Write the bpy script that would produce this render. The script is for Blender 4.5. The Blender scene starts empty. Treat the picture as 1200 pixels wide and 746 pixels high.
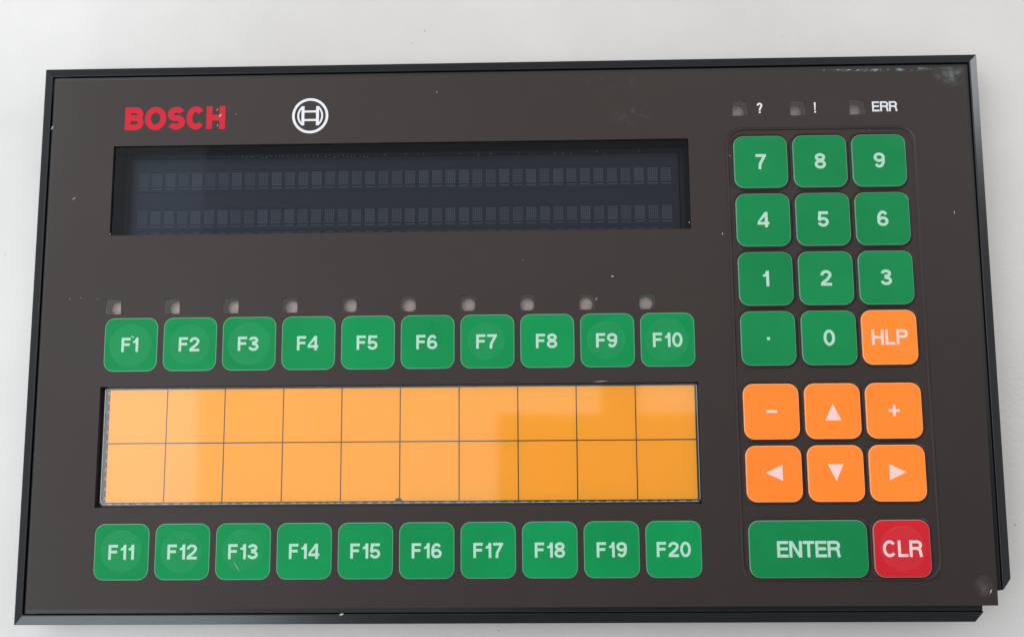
import bpy, bmesh, math, random
from mathutils import Vector, Matrix
from mathutils.geometry import delaunay_2d_cdt

random.seed(7)
S = 0.001                       # all shapes below are written in millimetres
OX, OY, TZ = 34.7, 8.3, 16.0    # centre of the terminal and height of its face above the table
scene = bpy.context.scene
COL = scene.collection

# ------------------------------------------------------------------ camera
cam_data = bpy.data.cameras.new('camera')
cam = bpy.data.objects.new('camera', cam_data)
COL.objects.link(cam)
scene.camera = cam
cam_data.sensor_width = 36.0
cam_data.lens = 36.0 * 1080.0 / 1200.0
cam_data.clip_start = 0.01
cam_data.clip_end = 20.0
CAMP = (42.041, -24.927, 290.749)
ROT = (0.12726, 0.02049, -0.00747)


def Rm(axis, a):
    return Matrix.Rotation(a, 3, axis)


M3 = Rm('Z', ROT[2]) @ Rm('Y', ROT[1]) @ Rm('X', ROT[0])
cam.matrix_world = Matrix.Translation(Vector(((CAMP[0] - OX) * S, (CAMP[1] - OY) * S, (CAMP[2] + TZ) * S))) @ M3.to_4x4()

# ------------------------------------------------------------------ world and lamps
world = bpy.data.worlds.new('World')
scene.world = world
world.use_nodes = True
bg = world.node_tree.nodes['Background']
bg.inputs[0].default_value = (0.93, 0.96, 1.0, 1)
bg.inputs[1].default_value = 0.38


def lamp(name, x0, x1, y0, y1, z, radiance, color):
    """a level rectangular lamp at height z (metres), lighting downwards"""
    d = bpy.data.lights.new(name, 'AREA')
    d.shape = 'RECTANGLE'
    d.size, d.size_y = x1 - x0, y1 - y0
    d.energy = radiance * math.pi * d.size * d.size_y
    d.color = color
    o = bpy.data.objects.new(name, d)
    COL.objects.link(o)
    o.location = ((x0 + x1) / 2, (y0 + y1) / 2, z)
    return o


def aimed_lamp(name, loc, target, w, h, radiance, color):
    d = bpy.data.lights.new(name, 'AREA')
    d.shape = 'RECTANGLE'
    d.size, d.size_y = w, h
    d.energy = radiance * math.pi * w * h
    d.color = color
    o = bpy.data.objects.new(name, d)
    COL.objects.link(o)
    o.location = loc
    o.rotation_euler = (Vector(target) - Vector(loc)).to_track_quat('-Z', 'Y').to_euler()
    return o


# The room's window and ceiling light. HL is the lamps' height above the face; refl() gives the place on that
# level from which light is mirrored to the camera by a point of the face, so real gloss shows the lamps' edges.
HL = 0.9


def refl(x, y):
    k = HL * 1000 / CAMP[2]
    return (x + (x - CAMP[0]) * k - OX) * S, (y + (y - CAMP[1]) * k - OY) * S


EX1, EX2, EX3, EX4, EX5 = (refl(q, 0)[0] for q in (-62.5, 31.0, 63.9, 75.5, 270.0))
EY1, EY2 = refl(0, -18.1)[1], refl(0, 9.0)[1]
YB, YT = -0.27, 1.0
WARM, COOL = (1.0, 0.95, 0.90), (0.92, 0.965, 1.0)
CEIL = 1.1
lamp('window_lamp', -1.35, EX1, -0.5, YT, HL, 2.4, COOL)
lamp('ceiling_lamp', EX1, EX2, YB, YT, HL, CEIL, WARM)
lamp('ceiling_lamp', EX2, EX5, EY2, YT, HL, CEIL, WARM)
lamp('ceiling_lamp', EX2, EX3, EY1, EY2, HL, CEIL, WARM)  # gap left in the ceiling light is shaped to imitate a phone's dark reflection
lamp('ceiling_lamp', EX4, EX5, EY1, EY2, HL, CEIL, WARM)
aimed_lamp('bevel_highlight_lamp', (-0.557, -1.02, 0.36), (-0.08, -0.09, 0.02), 0.44, 0.42, 5.2, (0.78, 0.89, 1.0))  # added low lamp, aimed to put a highlight on the lower left bevel
aimed_lamp('right_fill_lamp', (1.25, 0.66, 0.30), (0.15, 0.05, 0.02), 0.55, 0.5, 6.0, (0.9, 0.95, 1.0))  # added low lamp for the right bevel's highlight and the table beside it

scene.view_settings.view_transform = 'Standard'
scene.view_settings.look = 'None'
scene.view_settings.gamma = 1.0
scene.view_settings.exposure = 0.63
scene.render.engine = 'CYCLES'
scene.render.resolution_x = 1024
scene.render.resolution_y = 636

# ------------------------------------------------------------------ materials


def srgb(r, g, b):
    f = lambda c: ((c / 255 + 0.055) / 1.055) ** 2.4 if c > 10 else c / 255 / 12.92
    return (f(r), f(g), f(b), 1)


def material(name, color, rough=0.5, spec=0.5, noise=None, bump=None, rough_var=None, vary=0.0):
    """noise=(scale, amount) colour mottling, bump=(scale, strength, distance)"""
    m = bpy.data.materials.new(name)
    m.use_nodes = True
    nt = m.node_tree
    b = nt.nodes['Principled BSDF']
    b.inputs['Base Color'].default_value = color
    b.inputs['Roughness'].default_value = rough
    b.inputs['Specular IOR Level'].default_value = spec
    tc = nt.nodes.new('ShaderNodeTexCoord')
    geo = nt.nodes.new('ShaderNodeNewGeometry')
    if noise:
        n = nt.nodes.new('ShaderNodeTexNoise')
        n.inputs['Scale'].default_value = noise[0]
        n.inputs['Detail'].default_value = 6
        n.inputs['Roughness'].default_value = 0.65
        nt.links.new(geo.outputs['Position'], n.inputs['Vector'])
        mr = nt.nodes.new('ShaderNodeMapRange')
        mr.inputs['From Min'].default_value = 0.25
        mr.inputs['From Max'].default_value = 0.75
        mr.inputs['To Min'].default_value = 1 - noise[1]
        mr.inputs['To Max'].default_value = 1 + noise[1]
        nt.links.new(n.outputs['Fac'], mr.inputs['Value'])
        mx = nt.nodes.new('ShaderNodeMix')
        mx.data_type = 'RGBA'
        mx.blend_type = 'MULTIPLY'
        mx.inputs['Factor'].default_value = 1
        mx.inputs['A'].default_value = color
        if vary:                       # each print a little lighter or darker than the next
            oi = nt.nodes.new('ShaderNodeObjectInfo')
            vr = nt.nodes.new('ShaderNodeMapRange')
            vr.inputs['To Min'].default_value = 1 - vary
            vr.inputs['To Max'].default_value = 1 + vary
            nt.links.new(oi.outputs['Random'], vr.inputs['Value'])
            ml = nt.nodes.new('ShaderNodeMath')
            ml.operation = 'MULTIPLY'
            nt.links.new(mr.outputs['Result'], ml.inputs[0])
            nt.links.new(vr.outputs['Result'], ml.inputs[1])
            nt.links.new(ml.outputs[0], mx.inputs['B'])
        else:
            nt.links.new(mr.outputs['Result'], mx.inputs['B'])
        nt.links.new(mx.outputs['Result'], b.inputs['Base Color'])
    if rough_var:
        n = nt.nodes.new('ShaderNodeTexNoise')
        n.inputs['Scale'].default_value = rough_var[0]
        n.inputs['Detail'].default_value = 5
        nt.links.new(geo.outputs['Position'], n.inputs['Vector'])
        mr = nt.nodes.new('ShaderNodeMapRange')
        mr.inputs['From Min'].default_value = 0.3
        mr.inputs['From Max'].default_value = 0.7
        mr.inputs['To Min'].default_value = rough - rough_var[1]
        mr.inputs['To Max'].default_value = rough + rough_var[1]
        nt.links.new(n.outputs['Fac'], mr.inputs['Value'])
        nt.links.new(mr.outputs['Result'], b.inputs['Roughness'])
    if bump:
        n = nt.nodes.new('ShaderNodeTexNoise')
        n.inputs['Scale'].default_value = bump[0]
        n.inputs['Detail'].default_value = 3
        nt.links.new(geo.outputs['Position'], n.inputs['Vector'])
        bp = nt.nodes.new('ShaderNodeBump')
        bp.inputs['Strength'].default_value = bump[1]
        bp.inputs['Distance'].default_value = bump[2]
        nt.links.new(n.outputs['Fac'], bp.inputs['Height'])
        nt.links.new(bp.outputs['Normal'], b.inputs['Normal'])
    return m


def pane_material(name, tint, ior, rough, haze=0.0, haze_color=(0.5, 0.5, 0.5, 1), wavy=None):
    """clear or smoked sheet: straight-through transmission, haze and a mirror-like skin"""
    m = bpy.data.materials.new(name)
    m.use_nodes = True
    nt = m.node_tree
    nt.nodes.clear()
    out = nt.nodes.new('ShaderNodeOutputMaterial')
    tr = nt.nodes.new('ShaderNodeBsdfTransparent')
    tr.inputs['Color'].default_value = tint
    df = nt.nodes.new('ShaderNodeBsdfDiffuse')
    df.inputs['Color'].default_value = haze_color
    mh = nt.nodes.new('ShaderNodeMixShader')
    mh.inputs['Fac'].default_value = haze
    nt.links.new(tr.outputs[0], mh.inputs[1])
    nt.links.new(df.outputs[0], mh.inputs[2])
    gl = nt.nodes.new('ShaderNodeBsdfGlossy')
    gl.inputs['Roughness'].default_value = rough
    if wavy:
        geo = nt.nodes.new('ShaderNodeNewGeometry')
        n = nt.nodes.new('ShaderNodeTexNoise')
        n.inputs['Scale'].default_value = wavy[0]
        n.inputs['Detail'].default_value = 1
        nt.links.new(geo.outputs['Position'], n.inputs['Vector'])
        bp = nt.nodes.new('ShaderNodeBump')
        bp.inputs['Strength'].default_value = 1
        bp.inputs['Distance'].default_value = wavy[1]
        nt.links.new(n.outputs['Fac'], bp.inputs['Height'])
        nt.links.new(bp.outputs['Normal'], gl.inputs['Normal'])
    fr = nt.nodes.new('ShaderNodeFresnel')
    fr.inputs['IOR'].default_value = ior
    mg = nt.nodes.new('ShaderNodeMixShader')
    nt.links.new(fr.outputs[0], mg.inputs['Fac'])
    nt.links.new(mh.outputs[0], mg.inputs[1])
    nt.links.new(gl.outputs[0], mg.inputs[2])
    nt.links.new(mg.outputs[0], out.inputs['Surface'])
    return m


def faceplate_material():
    """brown-black printed film, satin, with a pale scuffed top corner and smudges"""
    m = material('faceplate_film', (0.0178, 0.0124, 0.0110, 1), 0.46, 0.215,
                 noise=(34, 0.10), bump=(5200, 0.10, 0.00008), rough_var=(16, 0.05))
    nt = m.node_tree
    b = nt.nodes['Principled BSDF']
    src = b.inputs['Base Color'].links[0].from_socket
    geo = nt.nodes.new('ShaderNodeNewGeometry')

    def spot(cx, cy, rx, ry, lo, hi, scale):
        mp = nt.nodes.new('ShaderNodeMapping')
        mp.vector_type = 'POINT'
        mp.inputs['Location'].default_value = (-(cx - OX) / rx, -(cy - OY) / ry, 0)
        mp.inputs['Scale'].default_value = (1000 / rx, 1000 / ry, 0)
        nt.links.new(geo.outputs['Position'], mp.inputs['Vector'])
        ln = nt.nodes.new('ShaderNodeVectorMath')
        ln.operation = 'LENGTH'
        nt.links.new(mp.outputs[0], ln.inputs[0])
        fall = nt.nodes.new('ShaderNodeMapRange')
        fall.inputs['From Min'].default_value = 1.0
        fall.inputs['From Max'].default_value = 0.0
        nt.links.new(ln.outputs['Value'], fall.inputs['Value'])
        n = nt.nodes.new('ShaderNodeTexNoise')
        n.inputs['Scale'].default_value = scale
        n.inputs['Detail'].default_value = 5
        n.inputs['Roughness'].default_value = 0.7
        nt.links.new(geo.outputs['Position'], n.inputs['Vector'])
        mr = nt.nodes.new('ShaderNodeMapRange')
        mr.inputs['From Min'].default_value = lo
        mr.inputs['From Max'].default_value = hi
        nt.links.new(n.outputs['Fac'], mr.inputs['Value'])
        mu = nt.nodes.new('ShaderNodeMath')
        mu.operation = 'MULTIPLY'
        nt.links.new(fall.outputs[0], mu.inputs[0])
        nt.links.new(mr.outputs[0], mu.inputs[1])
        return mu.outputs[0]

    def lay(src, fac, col, amount):
        k = nt.nodes.new('ShaderNodeMath')
        k.operation = 'MULTIPLY'
        k.inputs[1].default_value = amount
        nt.links.new(fac, k.inputs[0])
        mx = nt.nodes.new('ShaderNodeMix')
        mx.data_type = 'RGBA'
        mx.inputs['B'].default_value = col
        nt.links.new(k.outputs[0], mx.inputs['Factor'])
        nt.links.new(src, mx.inputs['A'])
        return mx.outputs['Result']

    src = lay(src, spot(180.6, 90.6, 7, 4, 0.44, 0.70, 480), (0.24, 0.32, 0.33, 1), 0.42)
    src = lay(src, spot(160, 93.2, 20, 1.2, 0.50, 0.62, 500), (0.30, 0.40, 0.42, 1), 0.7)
    src = lay(src, spot(76, 79, 9, 6, 0.52, 0.74, 300), (0.2, 0.2, 0.2, 1), 0.18)
    src = lay(src, spot(72, 90, 14, 3, 0.50, 0.74, 300), (0.2, 0.2, 0.21, 1), 0.15)
    src = lay(src, spot(179, -71, 3.2, 3.6, 0.30, 0.60, 330), (0.15, 0.135, 0.13, 1), 0.38)
    nt.links.new(src, b.inputs['Base Color'])
    return m


MAT = dict(
    film=faceplate_material(),
    bezel=material('bezel_plastic', (0.003, 0.0034, 0.005, 1), 0.24, 0.26, noise=(60, 0.2), bump=(2600, 0.12, 0.0001)),
    housing=material('housing_metal', (0.03, 0.03, 0.033, 1), 0.5),
    black=material('recess_black', (0.006, 0.006, 0.007, 1), 0.45),
    groove=material('strip_recess_black', (0.008, 0.008, 0.009, 1), 0.35),
    green=material('green_print', (0.001, 0.175, 0.049, 1), 0.5, 0.09, vary=0.07, noise=(48, 0.10), bump=(5200, 0.08, 0.00008), rough_var=(120, 0.06)),
    green_pad=material('green_keypad_print', (0.003, 0.155, 0.046, 1), 0.5, 0.09, vary=0.07, noise=(48, 0.10), bump=(5200, 0.08, 0.00008), rough_var=(120, 0.06)),
    green_worn=material('green_worn_disc', (0.003, 0.180, 0.053, 1), 0.5, 0.13, noise=(220, 0.08)),
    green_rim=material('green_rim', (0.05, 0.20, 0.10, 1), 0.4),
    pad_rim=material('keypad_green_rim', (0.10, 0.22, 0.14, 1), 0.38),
    orange=material('orange_print', (0.74, 0.165, 0.020, 1), 0.5, 0.09, vary=0.07, noise=(48, 0.06), bump=(5200, 0.08, 0.00008)),
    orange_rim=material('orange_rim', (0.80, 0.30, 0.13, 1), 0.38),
    red=material('red_print', (0.40, 0.005, 0.014, 1), 0.45, 0.2, noise=(48, 0.10)),
    red_worn=material('red_worn_disc', (0.41, 0.009, 0.018, 1), 0.42, 0.25, noise=(300, 0.10)),
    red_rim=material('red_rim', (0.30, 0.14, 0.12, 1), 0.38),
    mint=material('legend_on_green', (0.30, 0.455, 0.37, 1), 0.5, 0.15, noise=(500, 0.07)),
    pale_pink=material('legend_on_orange', (0.64, 0.41, 0.39, 1), 0.45, noise=(500, 0.05)),
    white=material('white_print', (0.5, 0.5, 0.53, 1), 0.5, noise=(500, 0.06)),
    logo_red=material('red_lettering', (0.40, 0.008, 0.021, 1), 0.5, 0.12, noise=(400, 0.06)),
    amber=material('amber_card', (1.0, 0.465, 0.010, 1), 0.7, 0.2, noise=(28, 0.03)),
    ink=material('ink_line', (0.02, 0.010, 0.005, 1), 0.6),
    paper=material('paper_edge', (0.45, 0.42, 0.40, 1), 0.6),
    edge_highlight=material('cover_edge_highlight', (0.26, 0.27, 0.29, 1), 0.25),
    cover=pane_material('clear_cover', (0.99, 0.99, 0.99, 1), 1.6, 0.055, wavy=(24, 0.00012)),
    filter=pane_material('smoked_filter', (0.46, 0.50, 0.58, 1), 1.15, 0.04, 0.006, (0.30, 0.36, 0.46, 1)),
    tube=material('display_tube', (0.013, 0.017, 0.024, 1), 0.30, 0.4, noise=(40, 0.2)),
    well=material('display_well', (0.020, 0.023, 0.028, 1), 0.4, noise=(60, 0.2)),
    dot=material('phosphor_dot', (0.132, 0.140, 0.140, 1), 0.6),
    dot_dim=material('phosphor_dot_dim', (0.118, 0.125, 0.126, 1), 0.6),
    dot_bright=material('phosphor_dot_bright', (0.146, 0.155, 0.156, 1), 0.6),
    wire=material('filament_wire', (0.045, 0.052, 0.066, 1), 0.4),
    pin=material('tube_pin', (0.34, 0.37, 0.42, 1), 0.35),
    led_dim=material('led_lens_dim', (0.30, 0.275, 0.265, 1), 0.3, 0.5, noise=(600, 0.3)),
    led=material('led_lens', (0.60, 0.52, 0.49, 1), 0.3, 0.5, noise=(600, 0.25)),
    smoke=pane_material('led_smoke_window', (0.86, 0.84, 0.83, 1), 1.25, 0.3, 0.03, (0.5, 0.48, 0.47, 1)),
    pocket=material('led_pocket', (0.035, 0.032, 0.032, 1), 0.5),
    dust=material('dust', (0.30, 0.295, 0.30, 1), 0.8),
    table=material('table_laminate', (0.425, 0.415, 0.405, 1), 0.24, 0.45, noise=(14, 0.075), bump=(650, 0.22, 0.0004), rough_var=(9, 0.05)),
    grit=material('table_grit', (0.16, 0.15, 0.14, 1), 0.8),
)

# ------------------------------------------------------------------ builders


def mesh(name, verts, faces, mats, fmats=None, smooth=False):
    me = bpy.data.meshes.new(name)
    me.from_pydata([(x * S, y * S, z * S) for x, y, z in verts], [], faces)
    for m in mats:
        me.materials.append(MAT[m])
    if fmats:
        for p, i in zip(me.polygons, fmats):
            p.material_index = i
    if smooth:
        for p in me.polygons:
            p.use_smooth = True
    me.update()
    return me


def link(name, me, parent=None, at=(0, 0, 0)):
    o = bpy.data.objects.new(name, me)
    COL.objects.link(o)
    o.location = Vector(at) * S
    o.parent = parent
    return o


def part(name, me, at, parent):
    """a part given in face coordinates (mm, face at z=0), under the terminal root"""
    return link(name, me, parent, (at[0] - OX, at[1] - OY, at[2] + TZ))


def rrect(w, h, r, n=7):
    """rounded rectangle outline, counter-clockwise, centred"""
    pts = []
    for cx, cy, a0 in ((w / 2 - r, h / 2 - r, 0), (-w / 2 + r, h / 2 - r, 90), (-w / 2 + r, -h / 2 + r, 180), (w / 2 - r, -h / 2 + r, 270)):
        for i in range(n):
            a = math.radians(a0 + 90 * i / (n - 1))
            pts.append((cx + r * math.cos(a), cy + r * math.sin(a)))
    return pts


def loft(rings, mat_ids, cap=True, close=True):
    """rings: list of [(x,y,z)..] of equal length; quads between them; mat id per band, last for the cap"""
    v, f, m = [], [], []
    n = len(rings[0])
    for r in rings:
        v += r
    for k in range(len(rings) - 1):
        for i in range(n if close else n - 1):
            j = (i + 1) % n
            f.append((k * n + i, k * n + j, (k + 1) * n + j, (k + 1) * n + i))
            m.append(mat_ids[k])
    if cap:
        f.append(tuple((len(rings) - 1) * n + i for i in range(n)))
        m.append(mat_ids[-1])
    return v, f, m


def box_mesh(name, w, d, h, mat, bev=0.0):
    """box on z 0..h, optionally with a chamfered top edge"""
    r = [[(-w / 2, -d / 2, 0), (w / 2, -d / 2, 0), (w / 2, d / 2, 0), (-w / 2, d / 2, 0)],
         [(-w / 2, -d / 2, h - bev), (w / 2, -d / 2, h - bev), (w / 2, d / 2, h - bev), (-w / 2, d / 2, h - bev)]]
    if bev:
        a, b = w / 2 - bev, d / 2 - bev
        r.append([(-a, -b, h), (a, -b, h), (a, b, h), (-a, b, h)])
    v, f, m = loft(r, [0] * len(r))
    f.append((3, 2, 1, 0))
    m.append(0)
    return mesh(name, v, f, [mat], m)


# ---- stroke lettering (cap height 1)


def arc(cx, cy, rx, ry, a0, a1, n=18):
    return [(cx + rx * math.cos(math.radians(a0 + (a1 - a0) * i / n)), cy + ry * math.sin(math.radians(a0 + (a1 - a0) * i / n))) for i in range(n + 1)]


def ann(cx, cy, rx, ry, a0, a1, t, n=32):
    o, i = arc(cx, cy, rx + t / 2, ry + t / 2, a0, a1, n), arc(cx, cy, rx - t / 2, ry - t / 2, a0, a1, n)
    return [[i[k], o[k], o[k + 1], i[k + 1]] for k in range(n)]


def glyph(ch, w, t):
    """strokes of a grotesque letter in a box w wide and 1 high, stroke width t -> (strokes, polygons)"""
    T = t / 2
    x1, y1 = w - T, 1 - T
    c = w / 2
    if ch == 'F':
        return [[(T, 0), (T, 1)], [(T, y1), (w, y1)], [(T, .52), (w * .92, .52)]], []
    if ch == 'E':
        return [[(T, 0), (T, 1)], [(T, y1), (w, y1)], [(T, .52), (w * .95, .52)], [(T, T), (w, T)]], []
    if ch == 'L':
        return [[(T, 0), (T, 1)], [(T, T), (w, T)]], []
    if ch == 'H':
        return [[(T, 0), (T, 1)], [(x1, 0), (x1, 1)], [(T, .5), (x1, .5)]], []
    if ch == 'T':
        return [[(0, y1), (w, y1)], [(c, 0), (c, y1)]], []
    if ch == 'N':
        return [[(T, 0), (T, 1)], [(x1, 0), (x1, 1)]], [[(0, 1), (t * 1.12, 1), (w, 0), (w - t * 1.12, 0)]]
    if ch == 'P':
        yb, r = .44 + T, (y1 - .44 - T) / 2
        return [[(T, 0), (T, 1)], [(T, y1), (x1 - r, y1)] + arc(x1 - r, y1 - r, r, r, 90, -90)[1:] + [(T, yb)]], []
    if ch == 'R':
        yb, r = .43 + T, (y1 - .43 - T) / 2
        return [[(T, 0), (T, 1)], [(T, y1), (x1 - r, y1)] + arc(x1 - r, y1 - r, r, r, 90, -90)[1:] + [(T, yb)],
                [(c, yb), (x1 - .16, yb - .02), (x1 - .05, yb - .12), (x1 - .02, .2), (x1 + .03, 0)]], []
    if ch == 'B':
        m = .53
        ra, rb = (y1 - m) / 2, (m - T) / 2
        xa = x1 - .03
        return [[(T, 0), (T, 1)], [(T, y1), (xa - ra, y1)] + arc(xa - ra, y1 - ra, ra, ra, 90, -90)[1:] + [(T, m)],
                [(T, m), (x1 - rb, m)] + arc(x1 - rb, m - rb, rb, rb, 90, -90)[1:] + [(T, T)]], []
    if ch in 'O0':
        return [], ann(c, .5, c - T, .5 - T + .01, 0, 360, t, 40)
    if ch == 'C':
        return [], ann(c, .5, c - T, .5 - T + .01, 40, 320, t, 34)
    if ch == 'S':
        ra = (.5 - T) / 2 + .005
        up = arc(c, y1 - ra, c - T - .01, ra, 25, 250, 20)
        lo = arc(c, T + ra, c - T, ra, 70, -155, 20)
        return [up + lo], []
    if ch == '1':
        s = w - T - .02
        return [[(s, 0), (s, 1)]], [[(s, .625), (s, .77), (s - T - .2, .765), (s - T - .2, .625)],
                                    [(s - T + .01, 1), (s - T + .01, .75), (s - T - .12, .76), (s - T - .06, .82), (s - T - .02, .91)]]
    if ch == '2':
        return [arc(c, .70, c - T - .005, .30 - T, 190, -28, 20) + [(c + .09, .43), (c - .06, .31), (T + .05, .2), (T + .01, T)], [(0.01, T), (w, T)]], []
    if ch == '3':
        return [arc(c - .01, .745, c - T - .03, .255 - T, 175, -90, 18) + [(c - .1, .49 + T * .6)],
                [(c - .1, .48 + T * .5)] + arc(c - .01, .285, c - T, .285 - T, 90, -175, 20)], []
    if ch == '4':
        s = w - .09 - T
        return [[(s, 0), (s, 1)], [(0, .27), (w, .27)]], [[(0, .21), (0, .36), (s - T, 1), (s + T * .2, 1), (s, .80)]]
    if ch == '5':
        return [[(.13, y1), (w - .03, y1)], [(.165, 1), (.105, .42)], [(.08, .46)] + arc(c - .005, .315, c - T, .315 - T, 138, -170, 22)], []
    if ch in '69':
        st = ann(c, .31, c - T, .31 - T, 0, 360, t) + ann(c + .01, .5, c - T + .005, .5 - T, 38, 195, t)
        if ch == '9':
            st = [[(w - x, 1 - y) for x, y in s] for s in st]
        return [], st
    if ch == '7':
        return [[(0.01, y1), (w, y1)], [(w - T - .01, y1), (w - T - .12, .68), (c - .05, .36), (c - .09, 0)]], []
    if ch == '8':
        return [], ann(c, .745, c - T - .03, .255 - T + .01, 0, 360, t) + ann(c, .285, c - T, .285 - T + .01, 0, 360, t)
    if ch == '?':
        return [arc(c, .73, c - T, .27 - T, 180, -40, 18) + [(c + .05, .45), (c, .36), (c, .24)]], [[(c - T, 0), (c + T, 0), (c + T, .16), (c - T, .16)]]
    if ch == '!':
        return [], [[(c - T, 0), (c + T, 0), (c + T, .16), (c - T, .16)], [(c - T * .6, .25), (c + T * .6, .25), (c + T, 1), (c - T, 1)]]
    if ch == '+':
        return [[(c, .5 - c), (c, .5 + c)], [(0, .5), (w, .5)]], []
    if ch == '-':
        return [[(0, .5), (w, .5)]], []
    if ch == '.':
        return [], [[(0, 0), (w, 0), (w, w), (0, w)]]
    return [], []


WIDTH = {'F': .64, 'E': .70, 'L': .62, 'H': .77, 'T': .72, 'N': .79, 'P': .74, 'R': .78, 'C': .84, '1': .45, '0': .72, '2': .70, '3': .71,
         '4': .74, '5': .71, '6': .71, '7': .69, '8': .72, '9': .71, '?': .52, '!': .2, '+': .6, '-': .6, '.': .19}


def ribbon(path, t):
    """quads of a stroke with mitred joints"""
    T = t / 2
    n = len(path)
    closed = (Vector(path[0]) - Vector(path[-1])).length < 1e-6
    P = [Vector(p) for p in path]
    offs = []
    for i in range(n):
        if closed:
            a = P[i] - P[i - 1] if i > 0 else P[0] - P[n - 2]
            b = P[(i + 1) % n] - P[i] if i < n - 1 else P[1] - P[0]
        else:
            a = P[i] - P[i - 1] if i > 0 else P[1] - P[0]
            b = P[i + 1] - P[i] if i < n - 1 else P[i] - P[i - 1]
        a, b = a.normalized(), b.normalized()
        d = (a + b).normalized()
        k = T / max(.55, d.dot(b))
        offs.append(Vector((-d.y, d.x)) * k)
    return [[P[i] - offs[i], P[i + 1] - offs[i + 1], P[i + 1] + offs[i + 1], P[i] + offs[i]] for i in range(n - 1)]


def union_mesh(name, polys, mat, z=0.0):
    """overlapping polygons -> one flat sheet without overlaps"""
    vs, fs = [], []
    for p in polys:
        p = [Vector(q) for q in p]
        ar = sum(p[i].x * p[(i + 1) % len(p)].y - p[(i + 1) % len(p)].x * p[i].y for i in range(len(p)))
        if ar < 0:
            p = p[::-1]
        fs.append(list(range(len(vs), len(vs) + len(p))))
        vs += p
    r = delaunay_2d_cdt(vs, [], fs, 1, 1e-5)
    ov, of, src = r[0], r[2], r[5]
    faces = [tuple(f) for f, s in zip(of, src) if s]
    return mesh(name, [(v.x, v.y, z) for v in ov], faces, [mat])


def text_polys(txt, cap, t, gap=.10, widths=None, kern=None):
    x, polys = 0.0, []
    for i, ch in enumerate(txt):
        w = widths[i] if widths else WIDTH[ch]
        st, pg = glyph(ch, w, t)
        for s in st:
            for q in ribbon(s, t):
                polys.append([Vector((p[0] + x, p[1])) for p in q])
        for q in pg:
            polys.append([Vector((p[0] + x, p[1])) for p in q])
        x += w + gap + (kern[i] if kern else 0)
    x -= gap
    return [[Vector(((p.x - x / 2) * cap, (p.y - .5) * cap)) for p in q] for q in polys]


def text_mesh(txt, cap, t, mat, gap=.10, widths=None, kern=None):
    return union_mesh('lettering', text_polys(txt, cap, t, gap, widths, kern), mat)


# ------------------------------------------------------------------ table
tb = bpy.data.meshes.new('table_surface')
tb.from_pydata([(-.9, -.8, 0), (.9, -.8, 0), (.9, .8, 0), (-.9, .8, 0), (-.9, -.8, -.03), (.9, -.8, -.03), (.9, .8, -.03), (-.9, .8, -.03)], [],
               [(0, 1, 2, 3), (7, 6, 5, 4), (0, 4, 5, 1), (1, 5, 6, 2), (2, 6, 7, 3), (3, 7, 4, 0)])
tb.materials.append(MAT['table'])
table = link('table_surface', tb)
table['kind'] = 'structure'
table['label'] = 'plain white laminate table surface under the terminal'

# ------------------------------------------------------------------ the terminal
terminal = bpy.data.objects.new('operator_terminal', None)
COL.objects.link(terminal)
terminal.empty_display_size = 0.02
terminal['label'] = 'dark industrial operator terminal with green and orange keys lying on a white table'
terminal['category'] = 'control panel'

# housing behind the flange
hz = TZ - 9.7
part('housing', box_mesh('housing', 280, 152, hz, 'housing', 1.0), (OX, OY, -TZ), terminal)

# bezel: profile swept round the face, the lower right corner broken away
TL, TR, BL, BR = (-120.0, 98.7), (190.3, 99.0), (-119.8, -82.0), (188.85, -82.0)
END_R, END_B = (188.9, -69.2), (177.2, -82.05)     # where the broken ends begin at the outer edge
PROFILE = [(1.2, -9.8, 0), (0, -8.9, 0), (0, -3.2, 0), (.2, -3.0, 0), (3.05, -1.35, 0), (3.3, -1.3, 0), (3.5, -1.6, 0), (3.6, -2.3, 0), (9.0, -2.3, 0), (9.0, -9.8, 0)]


def sweep(path, ends):
    rings = []
    P = [Vector(p) for p in path]
    n = len(P)
    for i in range(n):
        a = (P[i] - P[i - 1]).normalized() if i else (P[1] - P[0]).normalized()
        b = (P[i + 1] - P[i]).normalized() if i < n - 1 else a
        d = (a + b).normalized()
        nrm = Vector((-d.y, d.x)) / max(.3, d.dot(b))     # path runs counter-clockwise: inside is to the left
        ring = []
        for k, (off, z, _) in enumerate(PROFILE):
            q = P[i] + nrm * off
            if i == 0:
                q -= a * ends[0] * min(off, 4.6) / 4.6
            if i == n - 1:
                q += a * ends[1] * min(off, 4.6) / 4.6
            ring.append((q.x, q.y, z))
        rings.append(ring)
    return rings


path = [END_R] + [TR] + [TL] + [BL] + [END_B]
rings = sweep(path, (4.3, 2.6))
v, f, m = loft(rings, [0] * len(rings), cap=False)
np_ = len(PROFILE)
f.append(tuple(range(np_))[::-1])
f.append(tuple((len(rings) - 1) * np_ + i for i in range(np_)))
f = [q[::-1] for q in f]
me = mesh('bezel', v, f, ['bezel'])
bz = part('bezel', me, (0, 0, 0), terminal)
bv = bz.modifiers.new('edge', 'BEVEL')
bv.width = .3 * S
bv.segments = 2
bv.limit_method = 'ANGLE'
bv.angle_limit = math.radians(25)

# faceplate: a sheet with openings
PL, PR, PT, PB = -114.4, 183.75, 93.3, -76.65
DISP = (-94.2, 94.05, 40.75, 70.65)
STRIP = (-94.75, 94.7, -45.95, -8.3)
LEDS = [((i - 4.5) * 19.0 - 6.25, 17.3) for i in range(10)]
STAT = [(111.1, 80.5), (129.85, 80.3), (149.05, 80.35)]
LH = 2.4
holes = [DISP, STRIP] + [(x - LH, x + LH, y - LH, y + LH) for x, y in LEDS + STAT]
xs = sorted({PL, PR} | {h[0] for h in holes} | {h[1] for h in holes})
ys = sorted({PB, PT} | {h[2] for h in holes} | {h[3] for h in holes})


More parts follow.
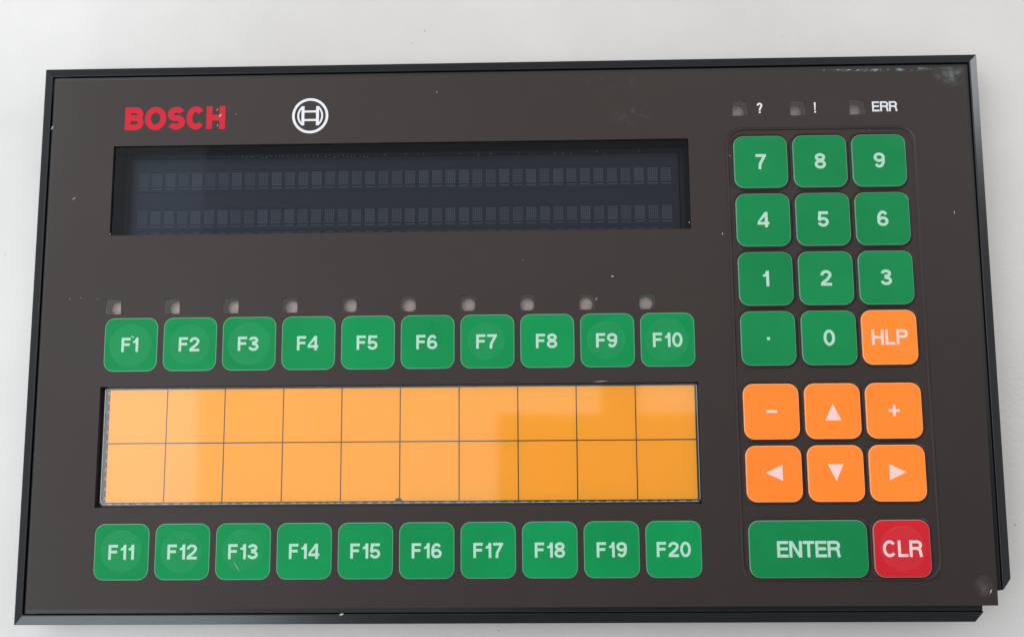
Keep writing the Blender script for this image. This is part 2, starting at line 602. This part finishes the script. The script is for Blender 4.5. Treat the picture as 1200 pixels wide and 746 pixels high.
def skew(x, y):
    """the sheet's right edge leans by about a millimetre"""
    k = max(0.0, (x - 170) / (PR - 170))
    return x + k * (0.75 * (y - (PT + PB) / 2) / ((PT - PB) / 2)), y + k * 0.3 * (1 if y > 80 else 0)


solid = {}
for i in range(len(xs) - 1):
    for j in range(len(ys) - 1):
        cx, cy = (xs[i] + xs[i + 1]) / 2, (ys[j] + ys[j + 1]) / 2
        solid[i, j] = not any(h[0] < cx < h[1] and h[2] < cy < h[3] for h in holes)
v, f, fm, idx = [], [], [], {}
ZB = -1.5


def vid(i, j, top):
    if (i, j, top) not in idx:
        idx[i, j, top] = len(v)
        X, Y = skew(xs[i], ys[j])
        v.append((X, Y, 0 if top else ZB))
    return idx[i, j, top]


for (i, j), s in solid.items():
    if not s:
        continue
    f.append((vid(i, j, 1), vid(i + 1, j, 1), vid(i + 1, j + 1, 1), vid(i, j + 1, 1)))
    f.append((vid(i, j + 1, 0), vid(i + 1, j + 1, 0), vid(i + 1, j, 0), vid(i, j, 0)))
    for di, dj, a, b in ((0, -1, (i, j), (i + 1, j)), (1, 0, (i + 1, j), (i + 1, j + 1)), (0, 1, (i + 1, j + 1), (i, j + 1)), (-1, 0, (i, j + 1), (i, j))):
        if not solid.get((i + di, j + dj), False):
            f.append((vid(*b, 1), vid(*a, 1), vid(*a, 0), vid(*b, 0)))
me = mesh('faceplate', v, f, ['film'])
faceplate = part('faceplate', me, (0, 0, 0), terminal)
bv = faceplate.modifiers.new('edge', 'BEVEL')
bv.width = .16 * S
bv.segments = 2
bv.limit_method = 'ANGLE'
bv.angle_limit = math.radians(60)

# ---- lettering and emblem on the faceplate
bw = [.80, .91, .76, .80, .80]
me = text_mesh('BOSCH', 7.75, .248, 'logo_red', gap=.055, widths=bw)
o = part('lettering', me, (-74.25, 79.9, .03), terminal)
o['label'] = 'red bold maker lettering'
polys = ribbon(arc(0, 0, 5.55, 5.55, 0, 360, 64), .85)
for s in (-1, 1):
    inner = math.degrees(math.acos(2.45 / 3.95))
    a = arc(0, 0, 3.95, 3.95, 90 - 0, 90, 1)
    a = arc(0, 0, 3.95, 3.95, -inner, inner, 20)
    polys += ribbon([(x * s, y) for x, y in a], .62)
    polys += ribbon([(2.4 * s, -3.25), (2.4 * s, 3.25)], .95)
polys += ribbon([(-2.4, 1.45), (2.4, 1.45)], .7) + ribbon([(-2.4, -1.45), (2.4, -1.45)], .7)
o = part('emblem', union_mesh('emblem', polys, 'white'), (-29.5, 80.1, .03), terminal)
o['label'] = 'round white armature emblem'

# ---- keys


def key_mesh(w, h, r, height, face, rim, lip, rimtop):
    def ring(inset, z):
        return [(x, y, z) for x, y in rrect(w - 2 * inset, h - 2 * inset, max(.3, r - inset))]
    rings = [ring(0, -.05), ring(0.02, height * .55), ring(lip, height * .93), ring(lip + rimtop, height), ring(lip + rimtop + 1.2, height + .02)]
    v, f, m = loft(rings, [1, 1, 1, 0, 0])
    me = mesh('key', v, f, [face, rim], m)
    return me


def worn_mesh(rx, ry, mat):
    n = 40
    rings = [[(k * rx * math.cos(2 * math.pi * i / n), k * ry * math.sin(2 * math.pi * i / n), z) for i in range(n)] for k, z in ((1, -.02), (.985, .02), (.9, .03))]
    v, f, m = loft(rings, [0, 0, 0])
    return mesh('worn_disc', v, f, [mat], m, smooth=True)


def add_key(x, y, me, height, txt, cap, t, mat, gap=.10, label=None, widths=None, dx=0, dy=0, kern=None):
    k = part('key', me, (x, y, 0), terminal)
    k['label'] = label
    if height > .3:
        link('collar', collar_wide if txt == 'ENTER' else collar_small, k)
    if txt:
        link('legend', text_mesh(txt, cap, t, mat, gap, widths, kern), k, (dx, dy, height + .06))
    return k


FH = .16
fkey = key_mesh(17.15, 17.15, 3.1, FH, 'green', 'green_rim', .10, .16)
WORN = {0: 7.0, 1: 6.6, 2: 7.0, 6: 6.0, 8: 6.3, 9: 7.0, 10: 6.6, 11: 6.6, 12: 6.6}
for i in range(20):
    x, y = ((i % 10) - 4.5) * 19.0, (5.1 if i < 10 else -59.5)
    txt = 'F%d' % (i + 1)
    kern = [.03] + [0.0] * (len(txt) - 1) if len(txt) == 2 else [.06] + [0.0] * 2
    k = add_key(x, y, fkey, FH, txt, 4.55, .182, 'mint', .09, 'flat green function key marked ' + txt, dx=(-.25 if len(txt) == 2 else 0), dy=-.05, kern=kern)
    if i in WORN:
        link('worn_disc', worn_mesh(WORN[i], WORN[i], 'green_worn'), k, (random.uniform(-.3, .3), random.uniform(-.3, .3), FH + .005))

KH = .8
pad_green = key_mesh(17.3, 17.3, 3.2, KH, 'green_pad', 'pad_rim', .10, .13)
pad_orange = key_mesh(17.3, 17.3, 3.2, KH, 'orange', 'orange_rim', .10, .13)
pad_red = key_mesh(17.3, 17.3, 3.2, KH, 'red', 'red_rim', .10, .13)
pad_enter = key_mesh(36.2, 17.3, 3.3, KH, 'green_pad', 'pad_rim', .10, .13)


def collar_mesh(w, h):
    rings = [[(x, y, z) for x, y in rrect(w + 2 * q, h + 2 * q, 3.3 + q)] for q, z in ((.22, -.02), (.24, .36), (.34, .42), (.5, .36), (.85, -.02))]
    v, f, m = loft(rings, [0] * 5, cap=False)
    return mesh('collar', v, [q[::-1] for q in f], ['film'], m, smooth=True)


collar_small, collar_wide = collar_mesh(17.3, 17.3), collar_mesh(36.2, 17.3)
NX = (117.0, 136.0, 154.9)
NY = (62.3, 43.2, 24.15, 5.15, -17.75, -36.9, -59.6)
DIG = ['789', '456', '123', '.0']
for r, row in enumerate(DIG):
    for c, ch in enumerate(row):
        if ch == '.':
            add_key(NX[c], NY[r], pad_green, KH, '.', 5.0, .185, 'mint', label='raised green decimal point key', dy=1.9)
        else:
            add_key(NX[c], NY[r], pad_green, KH, ch, 5.0, .185, 'mint', label='raised green key marked ' + ch)
add_key(NX[2], NY[3], pad_orange, KH, 'HLP', 4.8, .175, 'pale_pink', .11, 'raised orange help key')


def tri_mesh(a, b, ang):
    pts = [(-a, -b), (a, -b), (0, b)]
    c, s = math.cos(ang), math.sin(ang)
    return union_mesh('arrow', [[(x * c - y * s, x * s + y * c) for x, y in pts]], 'pale_pink')


for c, (ch, ang, what) in enumerate((('-', None, 'a minus sign'), (None, 0, 'an upward arrow'), ('+', None, 'a plus sign'))):
    k = add_key(NX[c], NY[4], pad_orange, KH, ch, 5.6, .15, 'pale_pink', label='raised orange key marked with ' + what)
    if ang is not None:
        link('legend', tri_mesh(2.45, 2.6, ang), k, (0, -.3, KH + .06))
for c, (ang, what) in enumerate(((math.pi / 2, 'leftward'), (math.pi, 'downward'), (-math.pi / 2, 'rightward'))):
    k = add_key(NX[c], NY[5], pad_orange, KH, None, 1, .1, 'pale_pink', label='raised orange key marked with a %s arrow' % what)
    link('legend', tri_mesh(2.45, 2.6, ang), k, (0, .3, KH + .06))
k = add_key(126.45, NY[6], pad_enter, KH, 'ENTER', 4.9, .182, 'mint', .055, 'wide raised green enter key')
k = add_key(NX[2], NY[6], pad_red, KH, 'CLR', 4.9, .175, 'pale_pink', .09, 'raised red clear key')
link('worn_disc', worn_mesh(6.9, 6.9, 'red_worn'), k, (.2, -.1, KH + .025))

# ---- raised line round the keypad
out = rrect(61.2, 143.4, 5.2, 9)
rings = []
for off, z in ((0, -.02), (.25, .26), (.55, .38), (.85, .26), (1.1, -.02)):
    rings.append([(x * (61.2 - 2 * off) / 61.2, y * (143.4 - 2 * off) / 143.4, z) for x, y in out])
v, f, m = loft(rings, [0] * 5, cap=False)
part('keypad_ridge', mesh('keypad_ridge', v, f, ['film'], m, smooth=True), (136.6, 2.3, 0), terminal)

# ---- indicator windows
sq = lambda a, z: [(-a, a, z), (a, a, z), (a, -a, z), (-a, -a, z)]
pm_v, pm_f, _ = loft([sq(2.45, -.15), sq(2.45, -1.2), sq(4.0, -1.25), sq(4.0, -6.4)], [0, 0, 0, 0])
pocket_me = mesh('pocket', pm_v, pm_f, ['pocket'])
pane_me = box_mesh('pane', 4.78, 4.78, .3, 'smoke')
n = 20
led_rings = [[(q * math.cos(2 * math.pi * i / n), q * math.sin(2 * math.pi * i / n), z) for i in range(n)] for q, z in ((2.4, 0), (2.4, 2.1), (2.28, 2.45), (1.85, 2.65), (.9, 2.72))]
lv, lf, lm = loft(led_rings, [0] * 5)
led_me = mesh('led', lv, lf, ['led'], lm, smooth=True)
led_dim_me = mesh('led', lv, lf, ['led_dim'], lm, smooth=True)
for x, y in LEDS + STAT:
    w = part('indicator_window', pane_me, (x, y, -.45), terminal)
    w['label'] = 'small smoked square indicator window'
    link('pocket', pocket_me, w, (0, 0, .2))
    link('led', led_dim_me if (x, y) in STAT else led_me, w, (random.uniform(-.25, .25), random.uniform(-.3, .1), -5.9))
for txt, x, y, cap in (('?', 117.55, 80.55, 3.5), ('!', 135.45, 80.45, 3.5), ('ERR', 157.95, 80.5, 3.35)):
    part('indicator_lettering', text_mesh(txt, cap, .165, 'white', .07), (x, y, .03), terminal)

# ---- display
x0, x1, y0, y1 = DISP
cx, cy, w, h = (x0 + x1) / 2, (y0 + y1) / 2, x1 - x0, y1 - y0
DZ = -8.0
rect = lambda a, b, z: [(-a / 2, b / 2, z), (a / 2, b / 2, z), (a / 2, -b / 2, z), (-a / 2, -b / 2, z)]
v, f, m = loft([rect(w + .4, h + .4, -1.45), rect(w - .6, h - .6, DZ - 1.6)], [0, 0])
display = part('display_window', mesh('display_well', v, f, ['well'], m), (cx, cy, 0), terminal)
display['label'] = 'recessed two line character display behind smoked glass'
link('filter_pane', mesh('filter_pane', rect(w - .02, h - .02, 0)[::-1], [(0, 1, 2, 3)], ['filter']), display, (0, 0, -.8))
tube_me = box_mesh('tube', w - 4, h - 3.2, 1.3, 'tube', .3)
link('tube', tube_me, display, (0.2, -.3, DZ - 1.35))
cv, cf = [], []


def quad(vv, ff, x, y, a, b, z=0.0):
    k = len(vv)
    vv += [(x - a / 2, y - b / 2, z), (x + a / 2, y - b / 2, z), (x + a / 2, y + b / 2, z), (x - a / 2, y + b / 2, z)]
    ff.append((k, k + 1, k + 2, k + 3))


for i in range(5):
    for j in range(7):
        quad(cv, cf, (i - 2) * .66, (j - 3) * .66 + .45, .50, .47)
quad(cv, cf, 0, -2.62, 3.2, .34)
cell_me = [mesh('character_cell', cv, cf, [q]) for q in ('dot', 'dot_dim', 'dot_bright')]
for yy in (60.75, 47.85):
    for i in range(40):
        link('character_cell', random.choice(cell_me), display, (-87.15 + i * 4.483 - cx + .05, yy - cy, DZ + .02))
wv, wf = [], []
for yy in (64.9, 57.2, 51.9, 44.2):
    quad(wv, wf, 0, yy - cy, w - 9, .10)
link('filament', mesh('filament', wv, wf, ['wire']), display, (0, 0, DZ + .6))
pv, pf = [], []
for i in range(120):
    if 14 < i < 52 or random.random() < .25:
        for q in range(random.choice((1, 1, 2))):
            quad(pv, pf, -84 + i * 1.42 + random.uniform(-.3, .3), 13.35 + random.uniform(-.5, .35), random.uniform(.12, .28), random.uniform(.2, .5))
o = link('tube_pins', mesh('tube_pins', pv, pf, ['pin']), display, (0, -.2, DZ + .1))
o['kind'] = 'stuff'
bvv, bff = [], []
for i in range(40):
    quad(bvv, bff, -87.1 + i * 4.483 - cx, -13.0, 2.6, .9)
link('tube_getter_row', mesh('tube_getter_row', bvv, bff, ['wire']), display, (0, 0, DZ + .04))

# ---- label strip
x0, x1, y0, y1 = STRIP
cx, cy, w, h = (x0 + x1) / 2, (y0 + y1) / 2, x1 - x0, y1 - y0
v, f, m = loft([rect(w + .4, h + .4, -1.45), rect(w + .4, h + .4, -2.6)], [0, 0])
strip = part('label_strip', mesh('strip_recess', v, f, ['groove'], m), (cx, cy, 0), terminal)
strip['label'] = 'amber insert strip of twenty blank cells under a clear cover'
CXS = [-92.5, -73.85, -55.35, -36.6, -17.95, .65, 19.35, 37.95, 56.45, 75.1, 93.95]
CYS = [-9.05, -26.2, -44.75]
link('backing_card', box_mesh('backing', 186.5, 35.75, .5, 'ink'), strip, (.72 - cx, -26.9 - cy, -2.62))
cells = {}
for i in range(10):
    for j in range(2):
        a, b = CXS[i + 1] - CXS[i] - .34, CYS[j] - CYS[j + 1] - .34
        key = (round(a, 2), round(b, 2))
        if key not in cells:
            cells[key] = box_mesh('label_cell', a, b, .16, 'amber', .05)
        link('label_cell', cells[key], strip, ((CXS[i] + CXS[i + 1]) / 2 - cx, (CYS[j] + CYS[j + 1]) / 2 - cy, -2.14))
dv, df_ = [], []
yy = CYS[0] - 1.2
while yy > CYS[2] + .5:
    quad(dv, df_, -92.62 - cx, yy - cy, .30, .75)
    yy -= 3.05 + random.uniform(-.3, .3)
xx = CXS[0] + 1
while xx < CXS[10] - 1:
    ln = random.uniform(.9, 2.2)
    quad(dv, df_, xx + ln / 2 - cx, CYS[2] - .32 - cy, ln, .22)
    xx += ln + random.uniform(.9, 2.4)
o = link('perforated_edge', mesh('perforated_edge', dv, df_, ['paper']), strip, (0, 0, -1.94))
o['kind'] = 'stuff'
n = 16
nv = [(1.25 * math.cos(math.pi * i / n), 1.25 * math.sin(math.pi * i / n), 0) for i in range(n + 1)]
link('finger_notch', mesh('finger_notch', nv, [tuple(range(n + 1))], ['black']), strip, (.35 - cx, CYS[2] - .15 - cy, -1.93))
ev, ef = [], []
quad(ev, ef, -93.55 - cx, -26.9 - cy, .26, 35.6)
quad(ev, ef, 94.33 - cx, -26.9 - cy, .22, 35.6)
quad(ev, ef, .4 - cx, -45.2 - cy, 187, .14)
link('cover_edge_highlight', mesh('cover_edge_highlight', ev, ef, ['edge_highlight']), strip, (0, 0, -1.30))  # pale strips: highlight along the clear cover's edges, put in as colour
link('clear_cover', mesh('clear_cover', rect(187.6, 36.2, 0)[::-1], [(0, 1, 2, 3)], ['cover']), strip, (.4 - cx, -27.0 - cy, -1.4))

# ---- dust, chips and scratches on the face
dv, df_ = [], []


def speck(x, y, a, b, ang, z=.05):
    k = len(dv)
    c, s = math.cos(ang), math.sin(ang)
    for px, py in ((-a / 2, -b * .2), (0, -b / 2), (a / 2, b * .15), (a * .1, b / 2)):
        dv.append((x + px * c - py * s, y + px * s + py * c, z))
    df_.append((k, k + 1, k + 2, k + 3))


for x, y, a, b, ang in ((68.5, 25.6, 1.1, .5, -.7), (-106.5, 53.2, 1.6, .35, .5), (-106, 20, .4, .35, 0), (-102.5, 20.4, .35, .3, 0), (-97, 20.0, .35, .3, 0), (12.2, 87.5, .9, .25, 1.4),
                        (107.0, 65.0, 1.8, .2, -.9), (108.2, -53, 1.0, .3, 1.2), (181.0, -72.5, 1.6, .45, 1.0), (104, 39, .4, .8, 0), (93.5, -.6, .6, .35, .9), (-59.3, 80.6, 1.6, .55, .9),
                        (-60.1, 77.2, 1.0, .3, 1.3), (-60.3, 82.6, 1.2, .3, .8), (-54, 81.0, .4, .3, 0), (40, 31, .35, .3, 0), (63.2, 18.3, 1.1, .28, .8), (178, 45.0, .3, 1.3, .2), (-85, 7.6, 1.3, .6, -.7), (-49.4, -64.0, 4.0, .20, -1.0)):
    speck(x, y, a, b, ang, .26 if y < 10 and x < 0 else .06)
for i in range(24):
    x, y = random.uniform(PL + 1, PR - 1), random.uniform(PB + 1, PT - 1)
    if any(h[0] - 1 < x < h[1] + 1 and h[2] - 1 < y < h[3] + 1 for h in holes):
        continue
    q = random.uniform(.08, .18)
    speck(x, y, q, q * random.uniform(.6, 2.0), random.uniform(0, 3), .06)
for x, y, a, b, ang in ((147, 93.0, 2.0, .3, 0), (150, 92.9, 1.2, .25, 0), (143.5, 93.05, 1.2, .25, .1), (139, 93.0, .7, .2, 0), (156, 92.9, 1.6, .22, .1), (64, -9.0 + 1.1, 5.0, .22, .03),
                        (-94.0, 41.2, .5, .4, .4), (93.5, 42.8, .5, .4, .4)):
    speck(x, y, a, b, ang, .06)
o = part('dust', mesh('dust', dv, df_, ['dust']), (0, 0, 0), terminal)
o['kind'] = 'stuff'
cv_, cf_ = [], []
dv, df_ = cv_, cf_
speck(-16.9, -78.7, 1.6, .7, .1, -1.0)
speck(-115.6, 77.6, 1.5, .55, .9, -1.0)
part('bezel_chip', mesh('bezel_chip', cv_, cf_, ['dust']), (0, 0, 0), terminal)

# ---- grit lying on the table
gv, gf = [], []
dv, df_ = gv, gf
for i in range(55):
    x, y = random.uniform(-150, 225), random.uniform(-100, 150)
    if -118 < x < 188 and -80 < y < 97:
        continue
    q = random.uniform(.2, .55)
    speck(x - OX, y - OY, q, q * random.uniform(.5, 1.6), random.uniform(0, 3), .1)
o = link('table_grit', mesh('table_grit', gv, gf, ['grit']))
o['kind'] = 'stuff'
o['label'] = 'tiny dark specks of grit scattered on the white table'
